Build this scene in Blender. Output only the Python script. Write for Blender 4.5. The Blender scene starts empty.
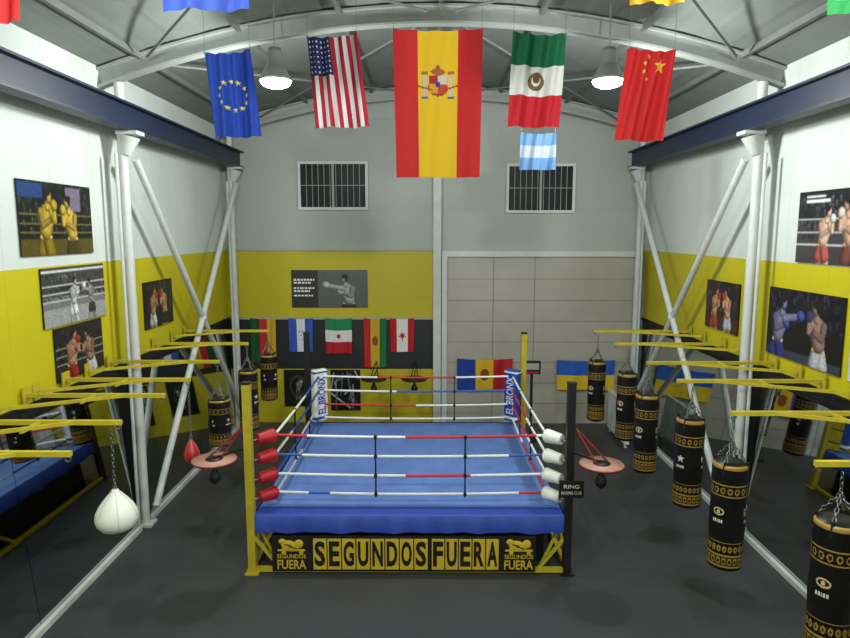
import bpy, math, random
import numpy as np
from mathutils import Vector, Matrix
random.seed(4)
rng = np.random.default_rng(7)
D = bpy.data
scene = bpy.context.scene

# ------------------------------------------------------------ materials
def lin(c):
    out = []
    for x in c[:3]:
        x = x/255.0
        out.append(x/12.92 if x <= 0.04045 else ((x+0.055)/1.055)**2.4)
    return tuple(out)

def mat(name, rgb, rough=0.5, metal=0.0, nscale=0, namt=0.0, bump=0.0, emit=None, estr=0, bscale=None, spec=0.5):
    m = D.materials.new(name); m.use_nodes = True
    nt = m.node_tree; b = nt.nodes['Principled BSDF']
    c = lin(rgb)
    b.inputs['Base Color'].default_value = (*c, 1)
    b.inputs['Roughness'].default_value = rough
    b.inputs['Metallic'].default_value = metal
    b.inputs['Specular IOR Level'].default_value = spec
    if emit:
        b.inputs['Emission Color'].default_value = (*lin(emit), 1)
        b.inputs['Emission Strength'].default_value = estr
    if nscale:
        tc = nt.nodes.new('ShaderNodeTexCoord')
        n = nt.nodes.new('ShaderNodeTexNoise'); n.inputs['Scale'].default_value = nscale
        n.inputs['Detail'].default_value = 5
        nt.links.new(tc.outputs['Object'], n.inputs['Vector'])
        if namt:
            r = nt.nodes.new('ShaderNodeValToRGB')
            r.color_ramp.elements[0].position = 0.3; r.color_ramp.elements[1].position = 0.7
            r.color_ramp.elements[0].color = (*[x*(1-namt) for x in c], 1)
            r.color_ramp.elements[1].color = (*[min(1, x*(1+namt)) for x in c], 1)
            nt.links.new(n.outputs['Fac'], r.inputs['Fac'])
            nt.links.new(r.outputs['Color'], b.inputs['Base Color'])
        if bump:
            bp = nt.nodes.new('ShaderNodeBump'); bp.inputs['Strength'].default_value = bump
            bp.inputs['Distance'].default_value = 0.02
            nt.links.new(n.outputs['Fac'], bp.inputs['Height'])
            nt.links.new(bp.outputs['Normal'], b.inputs['Normal'])
    return m

def painted_mat(name, rough=0.6, spec=0.4):
    m = D.materials.new(name); m.use_nodes = True
    nt = m.node_tree; b = nt.nodes['Principled BSDF']
    a = nt.nodes.new('ShaderNodeAttribute'); a.attribute_name = 'Col'
    nt.links.new(a.outputs['Color'], b.inputs['Base Color'])
    b.inputs['Roughness'].default_value = rough
    b.inputs['Specular IOR Level'].default_value = spec
    return m

M_cloth = painted_mat('printed_cloth', 0.75, 0.2)
M_photo = painted_mat('printed_poster', 0.35, 0.4)
M_bag = painted_mat('printed_leather', 0.38, 0.35)
M_white = mat('white_paint_steel', (190, 194, 190), 0.4, 0, 6, 0.06)
M_trim = mat('white_trim', (200, 202, 200), 0.5, 0, 4, 0.05)
M_yel = mat('yellow_paint_steel', (176, 160, 44), 0.45, 0, 8, 0.10, spec=.3)
M_blue_steel = mat('dark_blue_steel', (22, 34, 58), 0.5, 0, 5, 0.12)
M_black = mat('black_vinyl', (16, 16, 18), 0.5, 0, 10, 0.1)
M_chain = mat('chain_steel', (120, 122, 125), 0.35, 0.9, 20, 0.1)
M_canvas = mat('ring_canvas_blue', (92, 122, 184), 0.75, 0, 3, 0.14, 0.15, spec=.3)
M_skirt = mat('ring_skirt_blue', (36, 64, 156), 0.55, 0, 5, 0.10, 0.3)
M_red = mat('red_leather', (170, 26, 32), 0.4, 0, 12, 0.08)
M_wleather = mat('white_leather', (224, 224, 216), 0.45, 0, 9, 0.04)
M_blueleather = mat('blue_leather', (24, 66, 160), 0.45, 0, 9, 0.05)
M_yprint = mat('yellow_print', (200, 170, 40), 0.6, 0, 9, 0.05)
M_bprint = mat('black_print', (14, 13, 12), 0.6, 0, 9, 0.05)
M_rope_w = mat('rope_white', (224, 224, 224), 0.5, 0, 60, 0.1)
M_rope_r = mat('rope_red', (190, 30, 38), 0.5, 0, 60, 0.1)
M_rope_b = mat('rope_blue', (44, 84, 170), 0.5, 0, 60, 0.1)
M_glass = mat('window_dark_glass', (14, 17, 19), 0.45, 0, 3, 0.1, spec=.2)
M_bar = mat('window_bar_paint', (150, 154, 150), 0.5, 0, 5, 0.05)
M_wood = mat('red_board', (176, 128, 114), 0.5, 0, 14, 0.12)
M_armred = mat('dark_red_arm', (110, 30, 30), 0.5, 0, 14, 0.12)
M_lamp = mat('lamp_emitter', (255, 255, 250), 0.5, emit=(244, 255, 250), estr=38, nscale=2, namt=0.0)
M_lamphouse = mat('lamp_housing', (130, 134, 132), 0.45, 0.5, 8, 0.08)
M_ceil = mat('ceiling_sheet', (118, 124, 119), 0.7, 0, 2, 0.06, spec=.2)
M_purlin = mat('purlin_steel', (104, 109, 105), 0.6, 0, 3, 0.10)
M_rib = mat('roof_rib_steel', (150, 155, 150), 0.5, 0, 5, 0.06)
M_door = mat('grey_sectional_door', (160, 155, 144), 0.5, 0, 3, 0.04)
M_doorline = mat('door_seam', (120, 116, 108), 0.6, 0, 3, 0.04)

mm = D.materials.new('mirror_glass'); mm.use_nodes = True
b = mm.node_tree.nodes['Principled BSDF']
b.inputs['Base Color'].default_value = (0.50, 0.53, 0.53, 1); b.inputs['Metallic'].default_value = 1
b.inputs['Roughness'].default_value = 0.03
M_mirror = mm

def banded_wall(name, mode):
    m = D.materials.new(name); m.use_nodes = True
    nt = m.node_tree; N = nt.nodes; L = nt.links; b = N['Principled BSDF']
    b.inputs['Roughness'].default_value = 0.5
    g = N.new('ShaderNodeNewGeometry'); s = N.new('ShaderNodeSeparateXYZ'); L.new(g.outputs['Position'], s.inputs[0])
    def cmp(op, sock, val):
        n = N.new('ShaderNodeMath'); n.operation = op; L.new(sock, n.inputs[0]); n.inputs[1].default_value = val; return n.outputs[0]
    def mix(f, a, bb):
        n = N.new('ShaderNodeMix'); n.data_type = 'RGBA'; L.new(f, n.inputs[0])
        for i, x in ((6, a), (7, bb)):
            if isinstance(x, tuple): n.inputs[i].default_value = (*x, 1)
            else: L.new(x, n.inputs[i])
        return n.outputs[2]
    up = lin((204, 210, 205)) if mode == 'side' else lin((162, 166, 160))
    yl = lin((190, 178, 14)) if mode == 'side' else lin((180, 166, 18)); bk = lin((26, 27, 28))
    isup = cmp('GREATER_THAN', s.outputs[2], 4.08)
    if mode == 'side':
        low = cmp('LESS_THAN', s.outputs[2], 2.5)
        c = mix(low, yl, bk); c = mix(isup, c, up)
    else:
        b1 = cmp('LESS_THAN', s.outputs[2], 2.5); b2 = cmp('GREATER_THAN', s.outputs[2], 1.3)
        mu = N.new('ShaderNodeMath'); mu.operation = 'MULTIPLY'; L.new(b1, mu.inputs[0]); L.new(b2, mu.inputs[1])
        c = mix(mu.outputs[0], yl, bk)
        rt = cmp('GREATER_THAN', s.outputs[0], 0.2)
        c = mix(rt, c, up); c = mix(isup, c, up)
    src = s.outputs[1] if mode == 'side' else s.outputs[2]
    mo = N.new('ShaderNodeMath'); mo.operation = 'PINGPONG'; L.new(src, mo.inputs[0]); mo.inputs[1].default_value = 0.5
    seam = cmp('LESS_THAN', mo.outputs[0], 0.010)
    sm = N.new('ShaderNodeMath'); sm.operation = 'MULTIPLY'; L.new(seam, sm.inputs[0]); sm.inputs[1].default_value = 0.10
    c = mix(sm.outputs[0], c, (0.05, 0.05, 0.05))
    n = N.new('ShaderNodeTexNoise'); n.inputs['Scale'].default_value = 0.8; L.new(g.outputs['Position'], n.inputs['Vector'])
    mr = N.new('ShaderNodeMapRange'); mr.inputs[3].default_value = 0.92; mr.inputs[4].default_value = 1.06; L.new(n.outputs['Fac'], mr.inputs[0])
    hs = N.new('ShaderNodeHueSaturation'); L.new(mr.outputs[0], hs.inputs['Value']); L.new(c, hs.inputs['Color'])
    L.new(hs.outputs[0], b.inputs['Base Color'])
    return m
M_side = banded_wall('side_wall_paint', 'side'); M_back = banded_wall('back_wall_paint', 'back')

def floor_mat():
    m = D.materials.new('rubber_floor'); m.use_nodes = True
    nt = m.node_tree; N = nt.nodes; L = nt.links; b = N['Principled BSDF']
    tc = N.new('ShaderNodeTexCoord')
    n = N.new('ShaderNodeTexNoise'); n.inputs['Scale'].default_value = 0.9; n.inputs['Detail'].default_value = 6
    n2 = N.new('ShaderNodeTexNoise'); n2.inputs['Scale'].default_value = 90
    L.new(tc.outputs['Object'], n.inputs['Vector']); L.new(tc.outputs['Object'], n2.inputs['Vector'])
    r = N.new('ShaderNodeValToRGB'); r.color_ramp.elements[0].position = .3; r.color_ramp.elements[1].position = .72
    r.color_ramp.elements[0].color = (*lin((52, 53, 56)), 1); r.color_ramp.elements[1].color = (*lin((61, 62, 65)), 1)
    L.new(n.outputs['Fac'], r.inputs[0])
    L.new(r.outputs[0], b.inputs['Base Color'])
    b.inputs['Roughness'].default_value = 0.4
    b.inputs['Specular IOR Level'].default_value = 0.35
    bp = N.new('ShaderNodeBump'); bp.inputs['Strength'].default_value = 0.12; bp.inputs['Distance'].default_value = 0.004
    L.new(n2.outputs['Fac'], bp.inputs['Height']); L.new(bp.outputs[0], b.inputs['Normal'])
    return m
M_floor = floor_mat()

# ------------------------------------------------------------ mesh builder
class MB:
    def __init__(s): s.v = []; s.f = []; s.m = []; s.sm = []; s.mats = []
    def mi(s, m):
        if m not in s.mats: s.mats.append(m)
        return s.mats.index(m)
    def add(s, vs, fs, m, smooth=False):
        o = len(s.v); s.v += [tuple(x) for x in vs]; i = s.mi(m)
        for f in fs: s.f.append([a+o for a in f]); s.m.append(i); s.sm.append(smooth)
    def box(s, c, d, m, R=None):
        c = Vector(c); vs = []
        for x in (-.5, .5):
            for y in (-.5, .5):
                for z in (-.5, .5):
                    p = Vector((x*d[0], y*d[1], z*d[2]))
                    if R is not None: p = R @ p
                    vs.append(c+p)
        s.add(vs, [(0, 1, 3, 2), (4, 6, 7, 5), (0, 4, 5, 1), (2, 3, 7, 6), (0, 2, 6, 4), (1, 5, 7, 3)], m)
    def bx(s, x0, x1, y0, y1, z0, z1, m): s.box(((x0+x1)/2, (y0+y1)/2, (z0+z1)/2), (abs(x1-x0), abs(y1-y0), abs(z1-z0)), m)
    def frame(s, d):
        d = Vector(d).normalized(); u = Vector((0, 0, 1)) if abs(d.z) < .95 else Vector((0, 1, 0))
        a = d.cross(u).normalized(); return d, a, a.cross(d)
    def beam(s, p0, p1, w, h, m):
        p0 = Vector(p0); p1 = Vector(p1); d, a, b = s.frame(p1-p0)
        R = Matrix((a, d, b)).transposed()
        s.box((p0+p1)/2, (w, (p1-p0).length, h), m, R)
    def cyl(s, p0, p1, r0, m, r1=None, seg=14, caps=True):
        r1 = r0 if r1 is None else r1
        p0 = Vector(p0); p1 = Vector(p1); d, a, b = s.frame(p1-p0); vs = []
        for p, r in ((p0, r0), (p1, r1)):
            for i in range(seg):
                t = 2*math.pi*i/seg; vs.append(p+a*math.cos(t)*r+b*math.sin(t)*r)
        s.add(vs, [(i, (i+1) % seg, seg+(i+1) % seg, seg+i) for i in range(seg)], m, True)
        if caps: s.add(vs[:seg], [list(range(seg))[::-1]], m); s.add(vs[seg:], [list(range(seg))], m)
    def tube(s, pts, r, m, seg=8):
        for i in range(len(pts)-1): s.cyl(pts[i], pts[i+1], r, m, seg=seg)
    def lathe(s, prof, c, m, seg=28, axis=None, R=None):
        vs = []; c = Vector(c)
        for r, z in prof:
            for i in range(seg):
                t = 2*math.pi*i/seg; p = Vector((r*math.cos(t), r*math.sin(t), z))
                if R is not None: p = R @ p
                vs.append(c+p)
        fs = [(j*seg+i, j*seg+(i+1) % seg, (j+1)*seg+(i+1) % seg, (j+1)*seg+i) for j in range(len(prof)-1) for i in range(seg)]
        s.add(vs, fs, m, True)
    def ball(s, c, r, m, seg=16, R=None):
        if not hasattr(r, '__len__'): r = (r, r, r)
        vs = []; n = seg//2; c = Vector(c)
        for j in range(n+1):
            ph = math.pi*j/n
            for i in range(seg):
                t = 2*math.pi*i/seg
                p = Vector((r[0]*math.sin(ph)*math.cos(t), r[1]*math.sin(ph)*math.sin(t), -r[2]*math.cos(ph)))
                if R is not None: p = R @ p
                vs.append(c+p)
        s.add(vs, [(j*seg+i, j*seg+(i+1) % seg, (j+1)*seg+(i+1) % seg, (j+1)*seg+i) for j in range(n) for i in range(seg)], m, True)
    def torus(s, c, R, r, nrm, m, seg=12, sseg=6, sy=1.0):
        c = Vector(c); d, a, b = s.frame(nrm); vs = []
        for i in range(seg):
            t = 2*math.pi*i/seg; e = a*math.cos(t)+b*math.sin(t)
            cc = c+a*math.cos(t)*R+b*math.sin(t)*R*sy
            for j in range(sseg):
                q = 2*math.pi*j/sseg; vs.append(cc+e*math.cos(q)*r+d*math.sin(q)*r)
        s.add(vs, [(i*sseg+j, ((i+1) % seg)*sseg+j, ((i+1) % seg)*sseg+(j+1) % sseg, i*sseg+(j+1) % sseg) for i in range(seg) for j in range(sseg)], m, True)
    def chain(s, p0, p1, m=None, L=0.05):
        m = m or M_chain
        p0 = Vector(p0); p1 = Vector(p1); n = max(2, int((p1-p0).length/(L*.8))); d, a, b = s.frame(p1-p0)
        for i in range(n):
            c = p0+(p1-p0)*((i+.5)/n)
            nr = a if i % 2 else b; ot = b if i % 2 else a
            vs = []; seg, ss = 10, 5
            hl = (p1-p0).length/n*.62; hw = .014
            for k in range(seg):
                t = 2*math.pi*k/seg; e = d*math.cos(t)+ot*math.sin(t); cc = c+d*math.cos(t)*hl+ot*math.sin(t)*hw
                for j in range(ss):
                    q = 2*math.pi*j/ss; vs.append(cc+e*math.cos(q)*.005+nr*math.sin(q)*.005)
            s.add(vs, [(k*ss+j, ((k+1) % seg)*ss+j, ((k+1) % seg)*ss+(j+1) % ss, k*ss+(j+1) % ss) for k in range(seg) for j in range(ss)], m, True)
    def obj(s, name, parent=None, bevel=0):
        A = np.array(s.v); lo = A.min(0); hi = A.max(0)
        o = Vector(((lo[0]+hi[0])/2, (lo[1]+hi[1])/2, lo[2]))
        me = D.meshes.new(name); me.from_pydata([(x-o.x, y-o.y, z-o.z) for x, y, z in s.v], [], s.f)
        for m in s.mats: me.materials.append(m)
        me.polygons.foreach_set('material_index', s.m); me.polygons.foreach_set('use_smooth', s.sm); me.update()
        ob = D.objects.new(name, me); scene.collection.objects.link(ob); ob.location = o
        if bevel:
            bm = ob.modifiers.new('bevel', 'BEVEL'); bm.width = bevel; bm.segments = 2; bm.limit_method = 'ANGLE'
        if parent:
            ob.parent = parent; ob.location = o-parent.location
        return ob

def root(name, loc):
    e = D.objects.new(name, None); scene.collection.objects.link(e); e.location = loc; e.empty_display_size = .1; return e

# ------------------------------------------------------------ painter
class Pic:
    def __init__(s, nu, nv, asp, bg):
        s.nu, s.nv, s.asp = nu, nv, asp
        u = (np.arange(nu)+.5)/nu*asp; v = (np.arange(nv)+.5)/nv
        s.U, s.V = np.meshgrid(u, v); s.a = np.zeros((nv, nu, 3)); s.a[:] = lin(bg); s.form = False
    def put(s, mask, c): s.a[mask] = lin(c); return s
    def rect(s, x0, y0, x1, y1, c): return s.put((s.U >= x0*s.asp) & (s.U <= x1*s.asp) & (s.V >= y0) & (s.V <= y1), c)
    def ell(s, x, y, rx, ry, c):
        q = ((s.U-x)/rx)**2+((s.V-y)/ry)**2; mask = q <= 1; s.put(mask, c)
        if s.form:
            k = 1.25-.75*((s.U-x-.3*rx)**2/rx**2+(s.V-y-.35*ry)**2/ry**2); s.a[mask] *= np.clip(k[mask], .25, 1.3)[:, None]
        return s
    def cap(s, x0, y0, x1, y1, r, c, r1=None):
        r1 = r if r1 is None else r1
        dx, dy = x1-x0, y1-y0; L = dx*dx+dy*dy+1e-9
        t = np.clip(((s.U-x0)*dx+(s.V-y0)*dy)/L, 0, 1)
        ex, ey = s.U-x0-t*dx, s.V-y0-t*dy
        d = np.hypot(ex, ey); rr = r+(r1-r)*t; mask = d <= rr; s.put(mask, c)
        if s.form:
            k = 1.25-.75*(((ex-.3*rr)**2+(ey-.3*rr)**2)/rr**2); s.a[mask] *= np.clip(k[mask], .25, 1.3)[:, None]
        return s
    def star(s, x, y, r, c, n=5, rot=math.pi/2):
        dx, dy = s.U-x, s.V-y; rr = np.hypot(dx, dy); th = (np.arctan2(dy, dx)-rot) % (2*math.pi/n)
        th = np.minimum(th, 2*math.pi/n-th)
        k = r*.40
        ax, ay = r, 0; bx, by = k*math.cos(math.pi/n), k*math.sin(math.pi/n)
        px, py = rr*np.cos(th), rr*np.sin(th)
        cr = (bx-ax)*(py-ay)-(by-ay)*(px-ax)
        return s.put((cr >= 0) & (rr <= r), c)
    def noise(s, amt, cell=3):
        for _ in range(3):
            a = np.pad(s.a, ((1, 1), (1, 1), (0, 0)), mode='edge')
            s.a = (a[1:-1, 1:-1]*2+a[:-2, 1:-1]+a[2:, 1:-1]+a[1:-1, :-2]+a[1:-1, 2:])/6
        n = rng.random((s.nv//cell+2, s.nu//cell+2)); n = np.kron(n, np.ones((cell, cell)))[:s.nv, :s.nu]
        s.a *= (1+amt*(n[..., None]-.5)*2); s.a = np.clip(s.a, 0, 1); return s
    def boxer(s, x, y, h, f=1, skin=(190, 130, 95), glove=(180, 30, 30), short=(40, 40, 50), guard=0):
        s.form = True
        d = tuple(int(c*.8) for c in skin)
        s.cap(x-.10*h*f, y, x-.06*h*f, y+.32*h, .06*h, d, .08*h); s.cap(x+.12*h*f, y, x+.05*h*f, y+.32*h, .06*h, skin, .09*h)
        s.cap(x-.09*h*f, y+.22*h, x-.04*h*f, y+.36*h, .10*h, short); s.cap(x+.07*h*f, y+.22*h, x+.03*h*f, y+.36*h, .10*h, short)
        s.cap(x-.10*h, y+.40*h, x+.10*h, y+.40*h, .022*h, (220, 200, 120))
        s.cap(x, y+.48*h, x+.05*h*f, y+.66*h, .115*h, skin, .15*h)
        s.cap(x-.08*h*f, y+.70*h, x-.05*h*f, y+.54*h, .06*h, d, .045*h); s.cap(x-.05*h*f, y+.54*h, x+.12*h*f, y+.62*h, .045*h, d)
        s.ell(x+.17*h*f, y+.64*h, .075*h, .07*h, glove)
        s.cap(x+.06*h*f, y+.76*h, x+.08*h*f, y+.84*h, .05*h, skin)
        s.ell(x+.09*h*f, y+.895*h, .068*h, .09*h, skin)
        s.ell(x+.07*h*f, y+.945*h, .072*h, .05*h, (28, 22, 18)); s.ell(x+.045*h*f, y+.90*h, .035*h, .06*h, (30, 24, 20))
        if guard: s.cap(x+.14*h*f, y+.70*h, x+.2*h*f, y+.60*h, .055*h, skin, .045*h); s.cap(x+.2*h*f, y+.60*h, x+.2*h*f, y+.74*h, .042*h, skin); s.ell(x+.2*h*f, y+.79*h, .07*h, .075*h, glove)
        else: s.cap(x+.12*h*f, y+.70*h, x+.42*h*f, y+.76*h, .055*h, skin, .04*h); s.ell(x+.46*h*f, y+.77*h, .08*h, .07*h, glove)
        s.form = False
        return s
    def audience(s, y0, y1, base=(40, 40, 55)):
        s.form = True
        for _ in range(110):
            x = rng.random()*s.asp; y = y0+rng.random()*(y1-y0); k = .3+rng.random()*1.1
            s.ell(x, y, .018, .024, tuple(int(min(255, c*k)) for c in base)); s.ell(x, y-.045, .032, .028, tuple(int(min(255, c*k*.6)) for c in base))
        s.form = False
        return s
    def ropes(s, c=(210, 210, 210), ys=(.3, .45, .6)):
        for y in ys: s.rect(0, y, 1, y+.016, c)
        return s

def surf(name, pic, P, material, parent=None, smooth=True, origin=None):
    nu, nv = pic.nu, pic.nv
    uu, vv = np.meshgrid(np.linspace(0, 1, nu+1), np.linspace(0, 1, nv+1))
    pts = np.stack(P(uu, vv), -1).reshape(-1, 3)
    o = np.array([(pts[:, 0].min()+pts[:, 0].max())/2, (pts[:, 1].min()+pts[:, 1].max())/2, pts[:, 2].min()])
    idx = np.arange((nu+1)*(nv+1)).reshape(nv+1, nu+1)
    q = np.stack([idx[:-1, :-1], idx[:-1, 1:], idx[1:, 1:], idx[1:, :-1]], -1).reshape(-1, 4)
    me = D.meshes.new(name); me.from_pydata((pts-o).tolist(), [], q.tolist())
    ca = me.color_attributes.new('Col', 'FLOAT_COLOR', 'CORNER')
    col = np.ones((len(q), 4, 4), dtype=np.float32); col[:, :, :3] = pic.a.reshape(-1, 1, 3)
    ca.data.foreach_set('color', col.ravel())
    me.polygons.foreach_set('use_smooth', [smooth]*len(q)); me.materials.append(material); me.update()
    ob = D.objects.new(name, me); scene.collection.objects.link(ob); ob.location = o
    if parent: ob.parent = parent; ob.location = Vector(o)-parent.location
    return ob

def text(name, body, cx, y, z0, w, h, m, parent, R=None, off=0.0, center=False):
    cu = D.curves.new(name+'_c', 'FONT'); cu.body = body; cu.size = 1; cu.offset = off; cu.resolution_u = 3
    ob = D.objects.new(name+'_tmp', cu); scene.collection.objects.link(ob)
    bpy.context.view_layer.update()
    me = D.meshes.new_from_object(ob.evaluated_get(bpy.context.evaluated_depsgraph_get()))
    D.objects.remove(ob)
    A = np.array([v.co[:] for v in me.vertices]); lo, hi = A.min(0), A.max(0)
    for v in me.vertices:
        px = (v.co.x-(lo[0]+hi[0])/2)/(hi[0]-lo[0])*w; pz = ((v.co.y-lo[1])/(hi[1]-lo[1])-(.5 if center else 0))*h
        p = Vector((px, 0, pz))
        if R is not None: p = R @ p
        v.co = p
    me.materials.clear(); me.materials.append(m)
    o = D.objects.new(name, me); scene.collection.objects.link(o)
    o.location = Vector((cx, y, z0))
    if parent: o.parent = parent; o.location = Vector((cx, y, z0))-parent.location
    return o

# ------------------------------------------------------------ room shell
XL, XR, YF, YB = -4.65, 5.0, -2.5, 14.8
XC = (XL+XR)/2; HW = (XR-XL)/2
def cz(x): return 6.8+0.85*(1-((x-XC)/HW)**2)
w = MB(); w.bx(XL-.3, XR+.3, YF-.3, YB+.3, -.2, 0, M_floor); w.obj('floor')
w = MB(); w.bx(XL-.2, XL, YF-.2, YB+.2, 0, 6.85, M_side); w.obj('wall_left')
w = MB(); w.bx(XR, XR+.2, YF-.2, YB+.2, 0, 6.85, M_side); w.obj('wall_right')
def gable(name, y0, y1, m):
    w = MB(); n = 24; xs = [XL+(XR-XL)*i/n for i in range(n+1)]
    top = [(x, cz(x)+.02) for x in xs]; pf = [(XL, 0), (XR, 0)]+top[::-1]
    k = len(pf); vs = [(x, y0, z) for x, z in pf]+[(x, y1, z) for x, z in pf]
    fs = [list(range(k)), list(range(k, 2*k))[::-1]]+[(i, i+k, (i+1) % k+k, (i+1) % k) for i in range(k)]
    w.add(vs, fs, m); return w.obj(name)
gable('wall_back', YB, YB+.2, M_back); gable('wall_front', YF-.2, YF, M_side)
w = MB(); n = 120; vs = []
for i in range(n+1):
    x = XL-.05+(XR-XL+.1)*i/n; z = cz(x)+(.008 if i % 10 < 5 else 0)
    vs += [(x, YF-.2, z), (x, YB+.2, z), (x, YF-.2, z+.1), (x, YB+.2, z+.1)]
fs = []
for i in range(n):
    a = 4*i; fs += [(a, a+1, a+5, a+4), (a+2, a+6, a+7, a+3)]
w.add(vs, fs, M_ceil); w.obj('ceiling')
def rib(y):
    w = MB(); n = 28
    for i in range(n):
        x0 = XL+.01+(XR-XL-.02)*i/n; x1 = XL+.01+(XR-XL-.02)*(i+1)/n
        w.beam((x0, y, cz(x0)-.27), (x1, y, cz(x1)-.27), .16, .03, M_rib)
        w.beam((x0, y, cz(x0)-.04), (x1, y, cz(x1)-.04), .16, .03, M_rib)
        w.beam((x0, y, cz(x0)-.155), (x1, y, cz(x1)-.155), .02, .22, M_rib)
    w.obj('roof_arch_rib')
YC = (4.2, 9.4, 14.45)
for y in YC: rib(y)
w = MB()
for x in np.linspace(XL+.6, XR-.6, 7): w.bx(x-.03, x+.03, YF, YB, cz(x)-.09, cz(x)-.005, M_purlin)
w.obj('roof_purlins')
w = MB()
for a in (4.2, 9.4):
    for sx in (-1, 1):
        w.cyl((XC+sx*.2, a+.1, cz(XC)-.2), (XC+sx*4.0, a+4.9, cz(XC+4.0)-.2), .02, M_purlin)
        w.cyl((XC+sx*4.0, a+.1, cz(XC+4)-.2), (XC+sx*.2, a+4.9, cz(XC)-.2), .02, M_purlin)
w.obj('roof_bracing')

CL, CR = -4.38, 4.72
for cx, sg in ((CL, 1), (CR, -1)):
    for y in YC:
        w = MB(); w.cyl((cx, y, 0), (cx, y, cz(cx)-.30), .068, M_white, seg=20)
        w.box((cx, y, .02), (.26, .24, .04), M_white)
        w.cyl((cx+.04*sg, y, 5.60), (cx+.12*sg, y, 5.86), .075, M_white, r1=.14, seg=20)
        w.box((cx+.12*sg, y, 5.895), (.30, .26, .05), M_white)
        w.cyl((cx-.03*sg, y-.15, 0), (cx-.03*sg, y-.15, 5.6), .025, M_white)
        w.obj('steel_column')
    w = MB(); bx = cx+.12*sg
    w.bx(bx-.11, bx+.11, YF+.02, 14.78, 5.925, 5.955, M_blue_steel); w.bx(bx-.11, bx+.11, YF+.02, 14.78, 6.26, 6.29, M_blue_steel)
    w.bx(bx-.015, bx+.015, YF+.02, 14.78, 5.95, 6.265, M_blue_steel)
    w.obj('crane_beam')
    w = MB(); bx = cx+.13*sg
    w.cyl((bx, 9.5, 5.55), (bx, 14.4, .25), .055, M_white); w.cyl((bx, 14.4, 5.55), (bx, 9.5, .25), .055, M_white)
    w.ball((bx, 11.95, 2.9), .085, M_white)
    w.obj('cross_brace')

for side, xw, xb, xt, zt, sg in (('left', XL, -4.40, -4.60, 2.36, 1), ('right', XR, 4.74, 4.94, 2.36, -1)):
    w = MB()
    w.bx(xb, xb+.06*sg, 2.5, 9.2, 0, .07, M_trim); w.bx(xb, xb+.06*sg, 9.58, 14.25, 0, .07, M_trim); w.obj('baseboard_'+side)
    for (y0, y1) in ((2.6, 4.0), (4.45, 6.72), (6.73, 9.15), (9.65, 12.0), (12.01, 14.2)):
        w = MB(); zb = .08
        w.add([(xb, y0, zb), (xb, y1, zb), (xt, y1, zt), (xt, y0, zt)], [(0, 1, 2, 3)], M_mirror)
        w.add([(xb-.015*sg, y0, zb-.005), (xb-.015*sg, y1, zb-.005), (xt-.02*sg, y1, zt), (xt-.02*sg, y0, zt)], [(0, 1, 2, 3)], M_black)
        w.beam((xt, y0, zt), (xt, y1, zt), .025, .025, M_black)
        w.obj('wall_mirror')
    w = MB(); w.bx(xw, xw+.03*sg, YF, YB, 2.48, 2.53, M_black); w.obj('trim_'+('1' if side == 'left' else '2'))

w = MB(); w.bx(.12, .30, 14.68, 14.8, 0, 7.3, M_white); w.obj('trim_3')
def window(x0, x1, z0, z1, nm):
    w = MB(); y = 14.795; t = .06
    w.bx(x0, x1, y-.05, y, z0, z0+t, M_trim); w.bx(x0, x1, y-.05, y, z1-t, z1, M_trim)
    w.bx(x0, x0+t, y-.05, y, z0+t, z1-t, M_trim); w.bx(x1-t, x1, y-.05, y, z0+t, z1-t, M_trim)
    xm = (x0+x1)/2; w.bx(xm-.025, xm+.025, y-.045, y-.036, z0+t, z1-t, M_bar)
    w.bx(x0+t, x1-t, y-.015, y-.005, z0+t, z1-t, M_glass)
    n = 11
    for i in range(1, n):
        x = x0+t+(x1-x0-2*t)*i/n; w.bx(x-.006, x+.006, y-.033, y-.022, z0+t, z1-t, M_bar)
    w.bx(x0+t, x1-t, y-.034, y-.02, z0+(z1-z0)*.5, z0+(z1-z0)*.5+.015, M_bar)
    w.obj(nm)
window(-2.95, -1.36, 5.0, 6.08, 'window_1'); window(1.77, 3.33, 4.93, 6.03, 'window_2')
w = MB(); yd = 14.79
w.bx(.44, 4.75, 14.74, yd, 0, 3.94, M_door)
for z in np.arange(.48, 3.9, .49): w.bx(.44, 4.75, 14.735, 14.741, z, z+.014, M_doorline)
for x in (1.5, 2.45): w.bx(x, x+.018, 14.733, 14.741, 0, 3.94, M_doorline)
w.bx(.32, .44, 14.68, yd, 0, 3.94, M_white); w.bx(4.75, 4.86, 14.68, yd, 0, 3.94, M_white)
w.bx(.32, 4.86, 14.68, yd, 3.94, 4.07, M_white)
w.obj('door_1')
w = MB(); w.bx(XL+.05, .12, 14.76, 14.8, 2.48, 2.53, M_bar); w.bx(XL+.01, .12, 14.77, 14.8, 4.07, 4.1, M_bar); w.obj('trim_4')

# ------------------------------------------------------------ posters
def side_poster(side, y0, y1, z0, z1, pic, name='boxing_poster'):
    sg = 1 if side == 'L' else -1; xw = (XL if side == 'L' else XR)+.025*sg
    w = MB(); w.bx(xw, xw-.02*sg, y0, y1, z0, z1, M_black)
    r = root(name, (xw, (y0+y1)/2, z0)); w.obj('backing', r)
    if side == 'L': P = lambda u, v: (np.full_like(u, xw+.003), y0+(y1-y0)*u, z0+(z1-z0)*v)
    else: P = lambda u, v: (np.full_like(u, xw-.003), y1-(y1-y0)*u, z0+(z1-z0)*v)
    surf('print', pic, P, M_photo, r, False)
def back_poster(x0, x1, z0, z1, pic, name='boxing_poster', y=14.795):
    w = MB(); w.bx(x0, x1, y-.02, y, z0, z1, M_black); r = root(name, ((x0+x1)/2, y, z0)); w.obj('backing', r)
    surf('print', pic, lambda u, v: (x0+(x1-x0)*u, np.full_like(u, y-.023), z0+(z1-z0)*v), M_photo, r, False)

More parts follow.
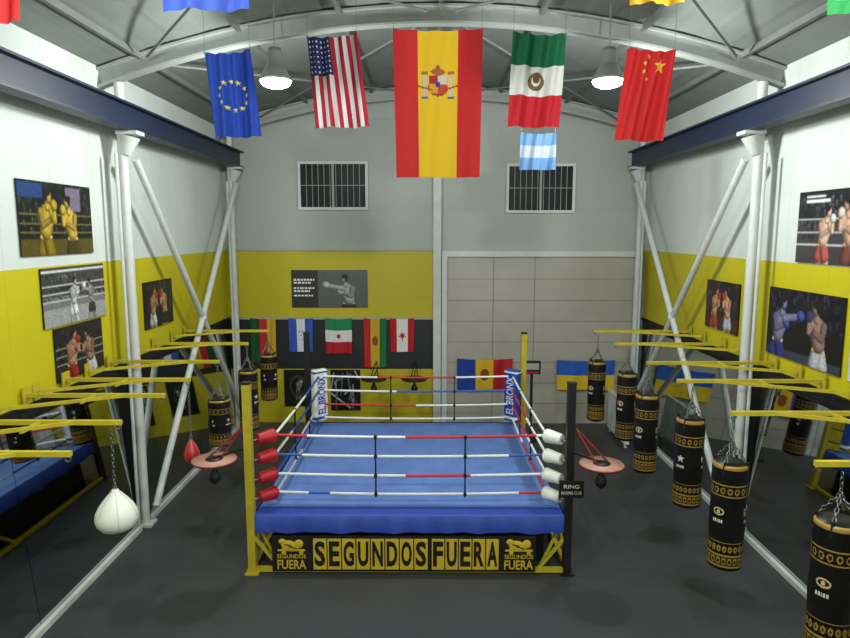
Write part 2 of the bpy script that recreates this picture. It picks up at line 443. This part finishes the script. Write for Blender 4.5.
G = lambda v: (v, v, v)
p = Pic(220, 126, 1.75, (14, 18, 16)); p.audience(.3, 1, (60, 70, 60)); p.rect(0, .78, .3, .97, (30, 60, 110)); p.rect(.62, .62, .83, .95, (110, 100, 120))
p.rect(0, 0, 1, .22, (80, 68, 20)).ropes((120, 104, 36), (.3, .42, .55)); p.boxer(.55, -.2, 1.12, 1, (170, 140, 50), (160, 140, 30), (120, 100, 20), 1); p.boxer(1.2, -.2, 1.05, -1, (185, 150, 60), (180, 150, 40), (60, 50, 20), 1); p.noise(.22)
side_poster('L', 7.3, 8.87, 4.22, 5.1, p)
p = Pic(220, 110, 2.0, G(110)); p.rect(0, .5, 1, 1, G(60)).audience(.5, 1, G(110)); p.rect(0, 0, 1, .3, G(150)).ropes(G(205), (.42, .55, .68)); p.boxer(.9, .02, .8, 1, G(180), G(225), G(210)); p.boxer(1.5, .02, .75, -1, G(140), G(60), G(50)); p.rect(0, .92, 1, .95, G(205)); p.noise(.2)
side_poster('L', 7.62, 9.1, 3.33, 4.06, p)
p = Pic(180, 120, 1.5, (28, 28, 32)); p.audience(.4, 1, (70, 60, 60)).ropes(G(150)); p.boxer(.45, -.2, 1.15, 1, (170, 120, 92), (140, 40, 36), (130, 30, 28), 1); p.boxer(1.05, -.2, 1.1, -1, (150, 110, 86), (30, 30, 34), (180, 180, 180), 1); p.noise(.2)
side_poster('L', 7.8, 8.95, 2.62, 3.3, p)
p = Pic(140, 96, 1.45, (20, 18, 20)); p.audience(.4, 1, (80, 70, 80)); p.boxer(.4, -.1, 1.0, 1, (175, 125, 95), (150, 45, 36), (190, 190, 190), 1); p.boxer(1.0, -.1, 1.0, -1, (190, 135, 100), (150, 45, 36), (30, 30, 40), 1); p.noise(.2)
side_poster('L', 10.35, 11.5, 2.9, 3.68, p)
p = Pic(220, 126, 1.75, (60, 56, 58)); p.rect(0, .6, 1, 1, (30, 30, 34)).audience(.4, .9, (90, 85, 95)); p.ropes((190, 190, 190), (.25, .42, .6)); p.rect(.1, .84, .4, .88, G(220)); p.rect(.1, .91, .34, .94, G(220)); p.boxer(.6, -.1, .9, 1, (210, 170, 148), (210, 205, 200), (170, 80, 76), 1); p.boxer(1.15, -.15, 1.05, -1, (200, 158, 136), (205, 190, 180), (110, 60, 60), 1); p.noise(.15)
side_poster('R', 7.05, 8.72, 4.1, 5.02, p)
p = Pic(220, 132, 1.65, (14, 14, 20)); p.audience(.5, 1, (50, 50, 80)).rect(0, 0, 1, .12, (50, 55, 75)); p.boxer(.28, -.2, 1.1, 1, (120, 115, 150), (60, 75, 150), (40, 48, 120)); p.boxer(1.2, -.2, 1.1, -1, (140, 112, 104), (50, 54, 100), (170, 170, 180), 1); p.noise(.2)
side_poster('R', 7.6, 9.3, 2.76, 3.72, p)
p = Pic(140, 100, 1.4, (190, 190, 195)); p.boxer(.4, -.1, 1, 1, (180, 130, 100), (30, 30, 30), (40, 40, 60), 1); p.boxer(1.0, -.1, 1, -1, (190, 140, 110), (160, 40, 40), (120, 30, 30)); p.noise(.1)
side_poster('R', 6.2, 7.45, 2.76, 3.6, p)
p = Pic(140, 96, 1.45, (22, 20, 22)); p.rect(0, 0, 1, .3, (60, 30, 30)).audience(.4, 1, (90, 70, 70)); p.boxer(.4, -.1, 1.0, 1, (200, 145, 108), (170, 50, 40), (170, 55, 45), 1); p.boxer(1.0, -.1, 1.0, -1, (210, 152, 115), (180, 60, 44), (180, 180, 190), 1); p.noise(.2)
side_poster('R', 10.2, 11.4, 2.84, 3.67, p)
p = Pic(240, 120, 2.0, G(46)); p.rect(.35, 0, 1, 1, G(86)); p.boxer(1.5, -.4, 1.3, -1, G(150), G(170), G(40), 0); p.noise(.15)
for i, (y, l) in enumerate(((.72, .30), (.64, .26), (.50, .30), (.42, .24), (.30, .28))):
    x = .03
    while x < l:
        ww = .02+.03*rng.random(); p.rect(x, y, min(x+ww, l), y+.045, G(225)); x += ww+.012
back_poster(-3.16, -1.4, 2.76, 3.63, p)
p = Pic(80, 80, 1.0, G(24))
for _ in range(14): p.cap(rng.random(), rng.random(), rng.random(), rng.random(), .02, G(int(60+130*rng.random())))
back_poster(-2.3, -1.6, .3, 1.28, p); p2 = Pic(60, 60, 1, G(20)); p2.ell(.5, .55, .3, .3, G(60)).ell(.5, .55, .24, .24, G(20)); p2.boxer(.5, .2, .6, 1, G(120), G(170), G(60), 1); back_poster(-3.4, -2.75, .4, 1.28, p2)

# ------------------------------------------------------------ flags
def hung_flag(name, xt0, xt1, xb0, xb1, y, zt, zb, pic, amp=.035, cords=True, slant=0, ph=0.0, dim=.72):
    pic.a = pic.a*dim+.004  # darkens the cloth colours; the default paints in backlit shade
    r = root(name, ((xt0+xt1)/2, y, zb))
    def P(u, v):
        t = 1-v
        x = (xt0+(xt1-xt0)*u)*(v)+(xb0+(xb1-xb0)*u)*t
        sag = .03*np.sin(math.pi*u)*v
        z = zt+(zb-zt)*t-sag+slant*(u-.5)*(.4+.6*v)
        yy = y+amp*(.35+t)*np.sin(u*9+ph+t*1.5)+.6*amp*np.sin(u*23+ph*2+t*3)
        return (x, yy, z)
    surf('cloth', pic, P, M_cloth, r)
    if cords:
        w = MB()
        for k, x in ((-.5, xt0+.01), (.5, xt1-.01)):
            z0 = zt+slant*k; w.tube([(x, y, z0-.01), (x, y, cz(x)+.005)], .0025, M_chain, 6); w.torus((x, y, z0-.01), .012, .004, (0, 1, 0), M_chain, 10, 5)
        w.obj('cords', r)
Y7 = 7.0
p = Pic(80, 140, .6, (205, 165, 14)); p.rect(0, 0, .27, 1, (176, 22, 26)); p.rect(.73, 0, 1, 1, (176, 22, 26))
cx = .3
p.rect(.33, .56, .37, .71, (180, 165, 140)); p.rect(.63, .56, .67, .71, (180, 165, 140)); p.rect(.31, .545, .39, .56, (60, 80, 130)); p.rect(.61, .545, .69, .56, (60, 80, 130)); p.rect(.31, .71, .39, .725, (150, 90, 40)); p.rect(.61, .71, .69, .725, (150, 90, 40))
p.ell(cx, .615, .07, .055, (140, 40, 40)); p.rect(.40, .64, .5, .70, (150, 30, 30)); p.rect(.5, .64, .6, .70, (185, 175, 170)); p.rect(.40, .58, .5, .64, (185, 140, 30)); p.rect(.5, .58, .6, .64, (180, 50, 40)); p.ell(cx, .64, .018, .02, (40, 50, 120)); p.ell(cx, .725, .05, .024, (150, 80, 40)); p.ell(cx, .755, .014, .014, (150, 80, 40)); p.cap(.17, .63, .26, .60, .006, (150, 50, 40)); p.cap(.43, .63, .34, .60, .006, (150, 50, 40))
hung_flag('spanish_flag', -.37, .57, -.34, .55, Y7, 6.6, 5.08, p, .02)
p = Pic(80, 120, .62, (26, 62, 160))
for i in range(12):
    t = 2*math.pi*i/12; p.star(.31+.17*math.cos(t), .5+.17*math.sin(t), .035, (225, 200, 60))
hung_flag('european_union_flag', -2.35, -1.86, -2.26, -1.76, Y7, 6.38, 5.5, p, .045, ph=1.2, slant=.03)
p = Pic(104, 130, .62, (215, 215, 220))
for i in range(0, 13, 2): p.rect(i/13, 0, (i+1)/13, 1, (176, 26, 44))
p.rect(0, .58, 6/13+.0, 1, (40, 46, 100))
for i in range(6):
    for j in range(7): p.ell(.62*(.04+.075*i), .62+.055*j, .009, .010, (225, 225, 235))
hung_flag('american_flag', -1.27, -.74, -1.2, -.62, Y7, 6.54, 5.6, p, .045, ph=.4, slant=.03)
p = Pic(80, 120, .62, (215, 215, 210)); p.rect(0, .66, 1, 1, (10, 95, 60)); p.rect(0, 0, 1, .34, (190, 24, 40)); p.ell(.31, .5, .10, .10, (110, 90, 50)); p.ell(.31, .51, .055, .06, (215, 215, 210)); p.ell(.31, .53, .04, .05, (100, 70, 40))
hung_flag('mexican_flag', .88, 1.44, .84, 1.38, Y7, 6.56, 5.6, p, .04, ph=2.0, slant=-.02)
p = Pic(80, 120, .62, (190, 26, 30)); p.star(.45, .84, .09, (225, 190, 50)); [p.star(x, y, .03, (225, 190, 50)) for x, y in ((.28, .93), (.23, .85), (.23, .76), (.29, .69))]
hung_flag('chinese_flag', 2.09, 2.58, 1.98, 2.48, Y7, 6.40, 5.46, p, .045, ph=.9, slant=-.03)
p = Pic(60, 60, .65, (86, 125, 170)); p.rect(0, .33, 1, .66, (150, 162, 172))
hung_flag('guatemalan_flag', 1.43, 1.98, 1.43, 1.98, 10.2, 6.03, 5.46, p, .03)
hung_flag('blue_flag', -1.98, -1.3, -1.98, -1.32, 5.0, 7.0, 6.13, Pic(30, 40, .7, (36, 62, 140)), .03)
hung_flag('yellow_flag', 1.45, 1.9, 1.5, 1.88, 5.0, 7.0, 6.17, Pic(30, 40, .7, (180, 140, 20)), .03)
hung_flag('red_flag', -3.6, -3.0, -3.6, -3.02, 5.0, 6.9, 6.05, Pic(30, 40, .7, (170, 25, 25)), .03)
p = Pic(60, 40, .7, (205, 205, 200)); p.rect(0, 0, .33, 1, (30, 120, 60)); p.rect(.66, 0, 1, 1, (180, 30, 40))
hung_flag('italian_flag', 2.96, 3.6, 2.97, 3.6, 5.0, 6.85, 6.10, p, .03)
def wf(name, x0, x1, z0, z1, pic, ph=0, y=14.74):
    hung_flag(name, x0, x1, x0+.01, x1-.01, y, z1, z0, pic, .014, False, 0, ph, .9)
p = Pic(60, 60, .7, (24, 24, 24)); p.rect(0, 0, .33, 1, (20, 80, 44)); p.rect(.36, 0, .66, 1, (180, 40, 40)); p.rect(.66, 0, 1, 1, (200, 160, 30))
wf('german_flag', -4.15, -3.55, 1.45, 2.52, p, 1)
p = Pic(60, 60, .7, (50, 90, 180)); p.rect(.33, 0, .66, 1, (220, 220, 225)); [p.star(x, y, .03, (50, 90, 190)) for x, y in ((.35, .5), (.31, .62), (.39, .62), (.31, .38), (.39, .38))]
wf('honduran_flag', -3.25, -2.68, 1.72, 2.52, p, 2)
p = Pic(60, 60, .7, (220, 220, 215)); p.rect(0, .66, 1, 1, (30, 130, 80)); p.rect(0, 0, 1, .33, (180, 30, 45)); p.ell(.35, .5, .05, .07, (180, 30, 45))
wf('iranian_flag', -2.4, -1.77, 1.68, 2.52, p, 0)
p = Pic(60, 60, .7, (200, 160, 40)); p.rect(0, 0, .3, 1, (180, 40, 40)); p.rect(.7, 0, 1, 1, (30, 110, 60)); p.ell(.35, .55, .09, .1, (150, 60, 40))
wf('bolivian_flag', -1.5, -.97, 1.35, 2.52, p, 1.4)
p = Pic(60, 60, .7, (222, 220, 218)); p.rect(0, 0, .26, 1, (180, 28, 36)); p.rect(.74, 0, 1, 1, (180, 28, 36)); p.star(.35, .5, .13, (180, 28, 36), 7); p.rect(.49, .3, .51, .45, (180, 28, 36))
wf('canadian_flag', -.88, -.32, 1.72, 2.52, p, .6)
p = Pic(90, 50, 1.7, (210, 170, 30)); p.rect(0, 0, .33, 1, (30, 60, 150)); p.rect(.66, 0, 1, 1, (180, 28, 36)); p.ell(.85, .5, .14, .2, (120, 70, 30)); p.ell(.85, .45, .07, .1, (170, 40, 40))
wf('moldovan_flag', .68, 1.97, .84, 1.58, p, .3, 14.64)
p = Pic(90, 50, 1.7, (210, 180, 40)); p.rect(0, .5, 1, 1, (40, 90, 180))
wf('ukrainian_flag', 3.0, 4.35, .84, 1.55, p, 1.3, 14.64)

# ------------------------------------------------------------ lamps
def lamp(x, y, z, power):
    r = root('high_bay_lamp', (x, y, z)); w = MB()
    w.lathe([(.03, .42), (.08, .42), (.10, .36), (.10, .22), (.12, .2), (.21, .03), (.22, 0), (.205, .0), (.11, .17), (0, .19)], (x, y, z), M_lamphouse, 28)
    w.cyl((x, y, z+.42), (x, y, cz(x)+.005), .012, M_lamphouse)
    w.obj('housing', r)
    w = MB(); w.ball((x, y, z-.01), (.20, .20, .085), M_lamp, 24); w.obj('bulb', r)
    l = D.lights.new('lamp_light', 'POINT'); l.energy = power; l.shadow_soft_size = .12; l.color = (.95, 1.0, .97)
    lo = D.objects.new('light', l); scene.collection.objects.link(lo); lo.parent = r; lo.location = (0, 0, -.24)
for x in (-2.04, 2.4):
    lamp(x, 8.9, 6.5, 310); lamp(x, 3.4, 6.5, 470); lamp(x, -.8, 6.5, 150)

# ------------------------------------------------------------ boxing ring
RX0, RX1, RY0, RY1 = -2.33, 1.84, 8.0, 12.1
ring = root('boxing_ring', (-.25, 10.05, 0))
w = MB(); zc_ = .82
w.bx(RX0+.05, RX1-.05, RY0+.02, RY1-.02, .72, zc_, M_canvas); w.obj('canvas_deck', ring, .02)
w = MB()
def skirt(p0, p1, n):
    vs = []; N = 80; p0 = Vector(p0); p1 = Vector(p1); nn = Vector(n)
    for i in range(N+1):
        c = p0+(p1-p0)*i/N; o = .012*math.sin(i*.9)+.008*math.sin(i*.37)
        vs += [c+nn*.005+Vector((0, 0, zc_+.004)), c+nn*.03+Vector((0, 0, zc_-.02)), c+nn*(.035+o)+Vector((0, 0, .575+.008*math.sin(i*.5)))]
    w.add(vs, [(3*i+j, 3*i+3+j, 3*i+4+j, 3*i+1+j) for i in range(N) for j in (0, 1)], M_skirt, True)
skirt((RX0+.05, RY0, 0), (RX1-.05, RY0, 0), (0, -1, 0)); skirt((RX1-.05, RY0+.02, 0), (RX1-.05, RY1, 0), (1, 0, 0))
skirt((RX0+.05, RY1, 0), (RX0+.05, RY0+.02, 0), (-1, 0, 0)); skirt((RX1-.05, RY1, 0), (RX0+.05, RY1, 0), (0, 1, 0))
# darker cover border lapping onto the deck outside the ropes
zt_ = zc_+.004
w.bx(RX0+.06, RX1-.06, RY0, RY0+.22, zc_-.004, zt_, M_skirt)
w.obj('skirt_cloth', ring)
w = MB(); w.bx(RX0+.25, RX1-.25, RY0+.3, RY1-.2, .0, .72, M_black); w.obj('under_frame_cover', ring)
w = MB()
posts = [(RX0, RY0, M_yel), (RX1, RY0, M_black), (RX0, RY1, M_black), (RX1, RY1, M_yel)]
for x, y, m in posts:
    w.bx(x-.05, x+.05, y-.05, y+.05, 0.02, 2.57, m); w.bx(x-.09, x+.09, y-.09, y+.09, 0, .02, m)
    w.bx(x-.055, x+.055, y-.055, y+.055, 2.57, 2.6, M_black)
for a, b_ in (((RX0, RY0), (RX1, RY0)), ((RX0, RY1), (RX1, RY1)), ((RX0, RY0), (RX0, RY1)), ((RX1, RY0), (RX1, RY1))):
    w.beam((*a, .05), (*b_, .05), .06, .06, M_yel)
w.beam((RX0+.1, RY0+.08, .64), (RX1-.1, RY0+.08, .64), .05, .05, M_yel); w.beam((RX0+.12, RY0, .64), (RX0+.12, RY1, .64), .05, .05, M_yel); w.beam((RX1-.12, RY0, .64), (RX1-.12, RY1, .64), .05, .05, M_yel)
for sx, x in ((1, RX0), (-1, RX1)):
    w.beam((x+sx*.03, RY0, .5), (x+sx*.36, RY0, .08), .04, .04, M_yel)
    w.beam((x+sx*.34, RY0+.06, .06), (x+sx*.1, RY0+.06, .6), .035, .035, M_yel)
    w.beam((x, RY0+.05, .06), (x, RY0+.6, .60), .04, .04, M_yel); w.beam((x, RY0+1.4, .06), (x, RY0+.7, .60), .04, .04, M_yel)
w.obj('steel_frame', ring)
w = MB(); LX0, LX1, LY0, LY1 = -2.06, 1.6, 8.3, 11.85
RZ = (1.0, 1.26, 1.53, 1.80)
def rope(p0, p1, segs):
    p0 = Vector(p0); p1 = Vector(p1)
    for t0, t1, m in segs:
        n = max(1, int((t1-t0)*12))
        pts = []
        for i in range(n+1):
            t = t0+(t1-t0)*i/n; q = p0+(p1-p0)*t; q.z -= .03*4*t*(1-t); pts.append(q)
        w.tube(pts, .019, m, 8)
W, Rd, Bl = M_rope_w, M_rope_r, M_rope_b
fr = [[(0, .12, W), (.12, .2, Bl), (.2, .9, W), (.9, 1, Rd)], [(0, .48, W), (.48, .72, Rd), (.72, 1, W)], [(0, .1, Bl), (.1, .86, W), (.86, 1, Bl)], [(0, .12, Rd), (.12, .48, W), (.48, .96, Rd), (.96, 1, W)]]
for k, z in enumerate(RZ):
    rope((LX0, LY0, z), (LX1, LY0, z), fr[k])
    rope((LX0, LY1, z), (LX1, LY1, z), [[(0, 1, W)], [(0, .5, Rd), (.5, 1, W)], [(0, .4, W), (.4, 1, Bl)], [(0, .3, W), (.3, .7, Rd), (.7, 1, W)]][k])
    rope((LX0, LY0, z), (LX0, LY1, z), [[(0, .5, W), (.5, 1, Bl)], [(0, .5, Bl), (.5, 1, W)], [(0, .3, W), (.3, 1, Bl)], [(0, .6, W), (.6, 1, Bl)]][k])
    rope((LX1, LY0, z), (LX1, LY1, z), [[(0, .6, Rd), (.6, 1, W)], [(0, .5, W), (.5, 1, Rd)], [(0, .5, W), (.5, 1, Rd)], [(0, 1, W)]][k])
w.obj('ropes', ring)
w = MB()
for t in (.37, .70):
    for (a, b_) in (((LX0, LY0), (LX1, LY0)), ((LX0, LY1), (LX1, LY1)), ((LX0, LY0), (LX0, LY1)), ((LX1, LY0), (LX1, LY1))):
        x = a[0]+(b_[0]-a[0])*t; y = a[1]+(b_[1]-a[1])*t
        w.beam((x, y, RZ[0]-.07), (x, y, RZ[3]-.02), .02, .035, M_black)
        for z in RZ: w.box((x, y, z-.028), (.042, .05, .042), M_black)
w.obj('rope_spacers', ring)
w = MB()
for (px, py, _), (cx, cy) in zip(posts, ((LX0, LY0), (LX1, LY0), (LX0, LY1), (LX1, LY1))):
    for z in RZ: w.cyl((px, py, z), (cx, cy, z), .016, M_chain)
w.obj('turnbuckles', ring)
w = MB()
for i, z in enumerate(RZ):
    for (cx, cy, m, sg) in ((LX0-.09, LY0-.09, M_red, 1), (LX1+.07, LY0-.09, M_wleather, -1)):
        R = Matrix.Rotation(math.radians(45 if sg > 0 else 135), 3, 'Z')
        w.cyl(Vector((cx, cy, z))-R@Vector((.13, 0, 0)), Vector((cx, cy, z))+R@Vector((.10, 0, 0)), .07, m, r1=.095, seg=20)
        w.ball(Vector((cx, cy, z))+R@Vector((.10, 0, 0)), (.05, .095, .095), m, 18, R)
w.obj('turnbuckle_pads', ring, .01)
w = MB()
for (cx, cy, m, m2, sg) in ((LX0, LY1, M_wleather, M_blueleather, 1), (LX1, LY1, M_blueleather, M_wleather, -1)):
    R = Matrix.Rotation(math.radians(45*sg), 3, 'Z')
    w.box((cx, cy, 1.43), (.30, .14, 1.0), m, R); w.box((cx, cy, 1.0), (.305, .145, .10), m2, R); w.box((cx, cy, 1.88), (.305, .145, .08), m2, R)
w.obj('corner_pads', ring, .03)
for (cx, cy, m, sg) in ((LX0, LY1, M_blueleather, 1), (LX1, LY1, M_wleather, -1)):
    R = Matrix.Rotation(math.radians(45*sg), 3, 'Z')
    n_ = R @ Vector((0, -1, 0)); q = Vector((cx, cy, 1.44))+n_*.078
    text('pad_text', 'EL BRONX', q.x, q.y, q.z, .72, .17, m, ring, R @ Matrix.Rotation(math.radians(-90), 3, 'Y'), .015, True)
w = MB(); w.bx(-2.06, 1.42, 7.955, 7.965, .04, .54, M_bprint); yb = 7.945
def plate(x0, x1, z0=.075, z1=.50): w.bx(x0, x1, yb-.002, yb+.008, z0, z1, M_yprint)
ls = np.linspace(-1.52, .005, 9)
for i in range(8): plate(ls[i]+.008, ls[i+1]-.008)
ls2 = np.linspace(.045, .94, 6)
for i in range(5): plate(ls2[i]+.008, ls2[i+1]-.008)
w.obj('banner', ring)
for i, ch in enumerate('SEGUNDOS'): text('letter', ch, (ls[i]+ls[i+1])/2, yb-.006, .12, .14, .35, M_bprint, ring, None, .035)
for i, ch in enumerate('FUERA'): text('letter', ch, (ls2[i]+ls2[i+1])/2, yb-.006, .12, .135, .35, M_bprint, ring, None, .035)
w = MB()
for cx in (-1.8, 1.2):
    w.box((cx, yb+.004, .34), (.36, .012, .02), M_yprint)
    R = Matrix.Rotation(math.radians(15), 3, 'Y')
    w.ball((cx-.02, yb+.002, .40), (.12, .012, .075), M_yprint, 20, R); w.ball((cx+.10, yb+.002, .43), (.06, .012, .06), M_yprint, 16); w.ball((cx-.12, yb+.002, .46), (.05, .012, .04), M_yprint, 14)
    w.box((cx+.13, yb+.001, .32), (.05, .012, .07), M_yprint); w.box((cx-.1, yb+.001, .33), (.05, .012, .08), M_yprint)
    w.box((cx+.02, yb-.012, .385), (.12, .004, .012), M_bprint, R); w.box((cx-.04, yb-.012, .42), (.10, .004, .012), M_bprint, R)
w.obj('banner_gloves', ring)
for cx in (-1.8, 1.2):
    text('banner_text', 'SEGUNDOS', cx, yb+.002, .225, .38, .06, M_yprint, ring, None, .01); text('banner_text', 'FUERA', cx, yb+.002, .075, .38, .13, M_yprint, ring, None, .02)
w = MB(); w.bx(1.7, 2.02, 7.925, 7.945, 1.08, 1.31, M_bprint); w.obj('rules_plate', ring)
text('plate_text', 'RING', 1.86, 7.92, 1.21, .2, .05, M_wleather, ring); text('plate_text', 'BOXING CLUB', 1.86, 7.92, 1.13, .26, .04, M_wleather, ring)

def speed_platform(name, cx, cy, z, anchor, top=M_wood, r=.27):
    rt = root(name, (cx, cy, z)); w = MB()
    w.lathe([(0, .0), (r, 0), (r, .03), (0, .03)], (cx, cy, z), top, 36); w.torus((cx, cy, z+.015), r, .013, (0, 0, 1), M_armred if top is M_wood else top, 36, 6)
    w.lathe([(0, .03), (r*.4, .03), (r*.4, .04), (0, .04)], (cx, cy, z), M_black, 24)
    w.cyl((cx, cy, z+.02), (cx, cy, z-.05), .02, M_chain)
    prof = [(.001, 0), (.02, -.02), (.025, -.04), (.045, -.08), (.07, -.13), (.075, -.17), (.06, -.21), (.03, -.235), (.001, -.24)]
    w.lathe(prof, (cx, cy, z-.05), M_black, 20)
    ax, ay, az = anchor
    for s in (-.08, .08): w.beam((ax, ay, az), (cx+s, cy+s*.5, z+.045), .018, .018, M_armred if top is M_wood else M_black)
    w.beam((ax, ay, z+.045), (cx, cy, z+.045), .022, .022, M_black); w.obj('platform', rt)
speed_platform('speed_bag_platform', 2.16, 7.65, 1.62, (RX1+.06, RY0-.02, 2.0)); speed_platform('speed_bag_platform', -2.66, 7.65, 1.67, (RX0-.06, RY0-.02, 2.0))
for x in (-1.2, -.3): speed_platform('speed_bag_platform', x, 13.9, 1.25, (x, 14.70, 1.5), M_black, .28)

# ------------------------------------------------------------ wall brackets and bags
ARM = 2.64
def bracket(sd, y):
    sg = 1 if sd == 'L' else -1; xw = (XL if sd == 'L' else XR)+.035*sg; tip = -3.02 if sd == 'L' else 3.14
    w = MB()
    w.beam((xw+.02*sg, y, ARM), (tip, y, ARM), .045, .045, M_yel)
    w.beam((xw+.04*sg, y-.62, ARM), (tip-.45*sg, y, ARM-.001), .035, .035, M_yel)
    w.beam((xw+.8*sg, y, ARM+.001), (xw+.8*sg, y-.32, ARM+.001), .03, .03, M_yel)
    w.box((xw+.010*sg, y, ARM), (.018, .16, .2), M_yel); w.box((xw+.010*sg, y-.62, ARM), (.018, .12, .2), M_yel)
    w.torus((tip-.03*sg, y, ARM-.045), .025, .007, (0, 1, 0), M_chain)
    w.obj('bag_bracket'); return tip-.03*sg
def bag(x, y, z0=1.0, h=1.18, R=.17, gold=(146, 116, 46), style=0, name='punching_bag'):
    r = root(name, (x, y, z0))
    A = 2*math.pi*R/h; p = Pic(140, 170, A, (13, 12, 12)); K = (13, 12, 12)
    def band(a, b): p.rect(0, a, 1, b, gold)
    band(.95, .985); band(.055, .068); band(.155, .168); band(.275, .285)
    for i in range(20):
        c = (i+.5)/20
        p.rect(c-.017, .085, c+.017, .14, gold); p.rect(c-.008, .095, c+.014, .125, K)
        p.ell(c*A, .222, .016, .03, gold); p.ell(c*A, .222, .007, .014, K)
    band(.70, .71); band(.80, .81)
    for i in range(16): p.ell((i+.5)/16*A, .755, .02, .03, gold); p.ell((i+.5)/16*A, .755, .011, .018, K)
    for c in (.25, .75, .5, 0.0):
        if style: p.star(c*A, .56, .045, (200, 195, 180))
        else: p.ell(c*A, .56, .05, .035, (190, 170, 120)); p.ell(c*A, .56, .038, .022, K); p.ell(c*A, .56, .015, .018, (190, 170, 120))
        for q in range(5): p.rect(c-.05+q*.02, .46, c-.037+q*.02, .488, (200, 195, 180))
    def P(u, v):
        t = np.clip((np.abs(2*v-1)-.93)/.07, 0, 1); rr = R*(1-.35*t**2)*(1+.015*np.sin(v*17))
        a = -math.pi/2+u*2*math.pi+(.6 if x > 0 else -.4)
        return (x+rr*np.cos(a), y+rr*np.sin(a), z0+h*v)
    surf('shell', p, P, M_bag, r)
    w = MB(); r0 = R*.65
    w.lathe([(0, -.012), (r0*.7, -.008), (r0, .002)], (x, y, z0), M_black, 30); w.lathe([(r0, -.002), (r0*.7, .008), (0, .012)], (x, y, z0+h), M_black, 30)
    zt = z0+h; top = Vector((x, y, zt+.2))
    for i in range(4):
        a = math.pi/4+i*math.pi/2; w.beam((x+R*1.0*math.cos(a), y+R*1.0*math.sin(a), zt-.12), (x+R*.9*math.cos(a), y+R*.9*math.sin(a), zt+.01), .03, .012, M_black)
        w.chain((x+R*.85*math.cos(a), y+R*.85*math.sin(a), zt), top)
    w.torus(top, .025, .006, (1, 0, 0), M_chain)
    w.chain(top, (x, y, ARM-.075)); w.obj('straps_and_chain', r)
for y, z0 in ((5.0, 1.0), (6.45, .96), (7.9, 1.0), (9.02, 1.02), (10.6, .98), (12.0, .9)):
    tx = bracket('R', y); ddx = {5.0: .2, 7.9: .17, 9.02: -.0, 10.6: .2, 12.0: .06}.get(y, 0)
    bag(tx+ddx, y, z0, 1.18, .175 if y < 8 else .165, style=int(y*10) % 2)
for y in (5.2, 6.1, 7.15, 7.94, 9.08, 10.6, 12.0):
    tx = bracket('L', y)
    if y > 9: bag(tx, y, {9.08: 1.4, 10.6: 1.15, 12.0: 1.3}[y], {9.08: .7, 10.6: 1.05, 12.0: .9}[y], .16, style=1)
def teardrop(name, x, y, zb, zt, R, m):
    w = MB(); h = zt-zb
    prof = [(.002, 0), (.45*R, .02*h), (.75*R, .09*h), (.94*R, .2*h), (R, .33*h), (.95*R, .47*h), (.80*R, .61*h), (.58*R, .75*h), (.36*R, .87*h), (.2*R, .95*h), (.15*R, h), (.002, h)]
    w.lathe(prof, (x, y, zb), m, 32)
    for k in range(6):
        a = k*math.pi/3; pts = [(x+(r+.0005)*math.cos(a), y+(r+.0005)*math.sin(a), zb+z) for r, z in prof[1:-1]]; w.tube(pts, .002, M_bar, 4)
    w.torus((x, y, zt+.02), .02, .006, (0, 1, 0), M_chain); w.chain((x, y, zt+.02), (x, y, ARM-.075)); w.obj(name)
teardrop('teardrop_bag', -3.13, 6.1, 1.51, 1.95, .205, M_wleather)
teardrop('teardrop_bag', -3.05, 7.94, 1.55, 1.86, .10, M_red)

# ------------------------------------------------------------ radiators & timer
def radiator(name, x, y0, y1, sg):
    w = MB()
    n = 9
    for i in range(n):
        y = y0+(y1-y0)*(i+.5)/n; w.bx(x-.05, x+.05, y-(y1-y0)/n*.42, y+(y1-y0)/n*.42, .12, .92, M_trim)
    w.bx(x-.06, x+.06, y0, y1, .90, .95, M_trim); w.bx(x-.055, x+.055, y0, y1, .10, .14, M_trim)
    for y in (y0+.1, y1-.1): w.bx(x-.03, x+.03, y-.03, y+.03, 0, .12, M_trim)
    w.obj(name, None, .01)
radiator('radiator', 4.15, 12.9, 14.2, -1)
w = MB(); w.cyl((2.25, 13.6, .02), (2.25, 13.6, 1.5), .03, M_black); w.lathe([(0, 0), (.22, 0), (.2, .04), (0, .05)], (2.25, 13.6, 0), M_black)
w.box((2.25, 13.58, 1.60), (.36, .10, .28), M_black); w.box((2.25, 13.525, 1.63), (.28, .012, .14), M_bar); w.box((2.25, 13.52, 1.50), (.26, .012, .03), M_rope_r)
w.obj('round_timer')

# ------------------------------------------------------------ camera / world
cam = D.cameras.new('camera'); co = D.objects.new('camera', cam); scene.collection.objects.link(co)
cam.sensor_width = 36; cam.lens = 640/850*36; cam.clip_start = .05
co.location = (0, 0, 4.5); co.rotation_euler = (math.radians(90-7.74), 0, math.radians(.27)); scene.camera = co
wd = D.worlds.new('world'); scene.world = wd; wd.use_nodes = True
wd.node_tree.nodes['Background'].inputs[0].default_value = (.5, .55, .6, 1); wd.node_tree.nodes['Background'].inputs[1].default_value = .3
scene.view_settings.view_transform = 'Standard'
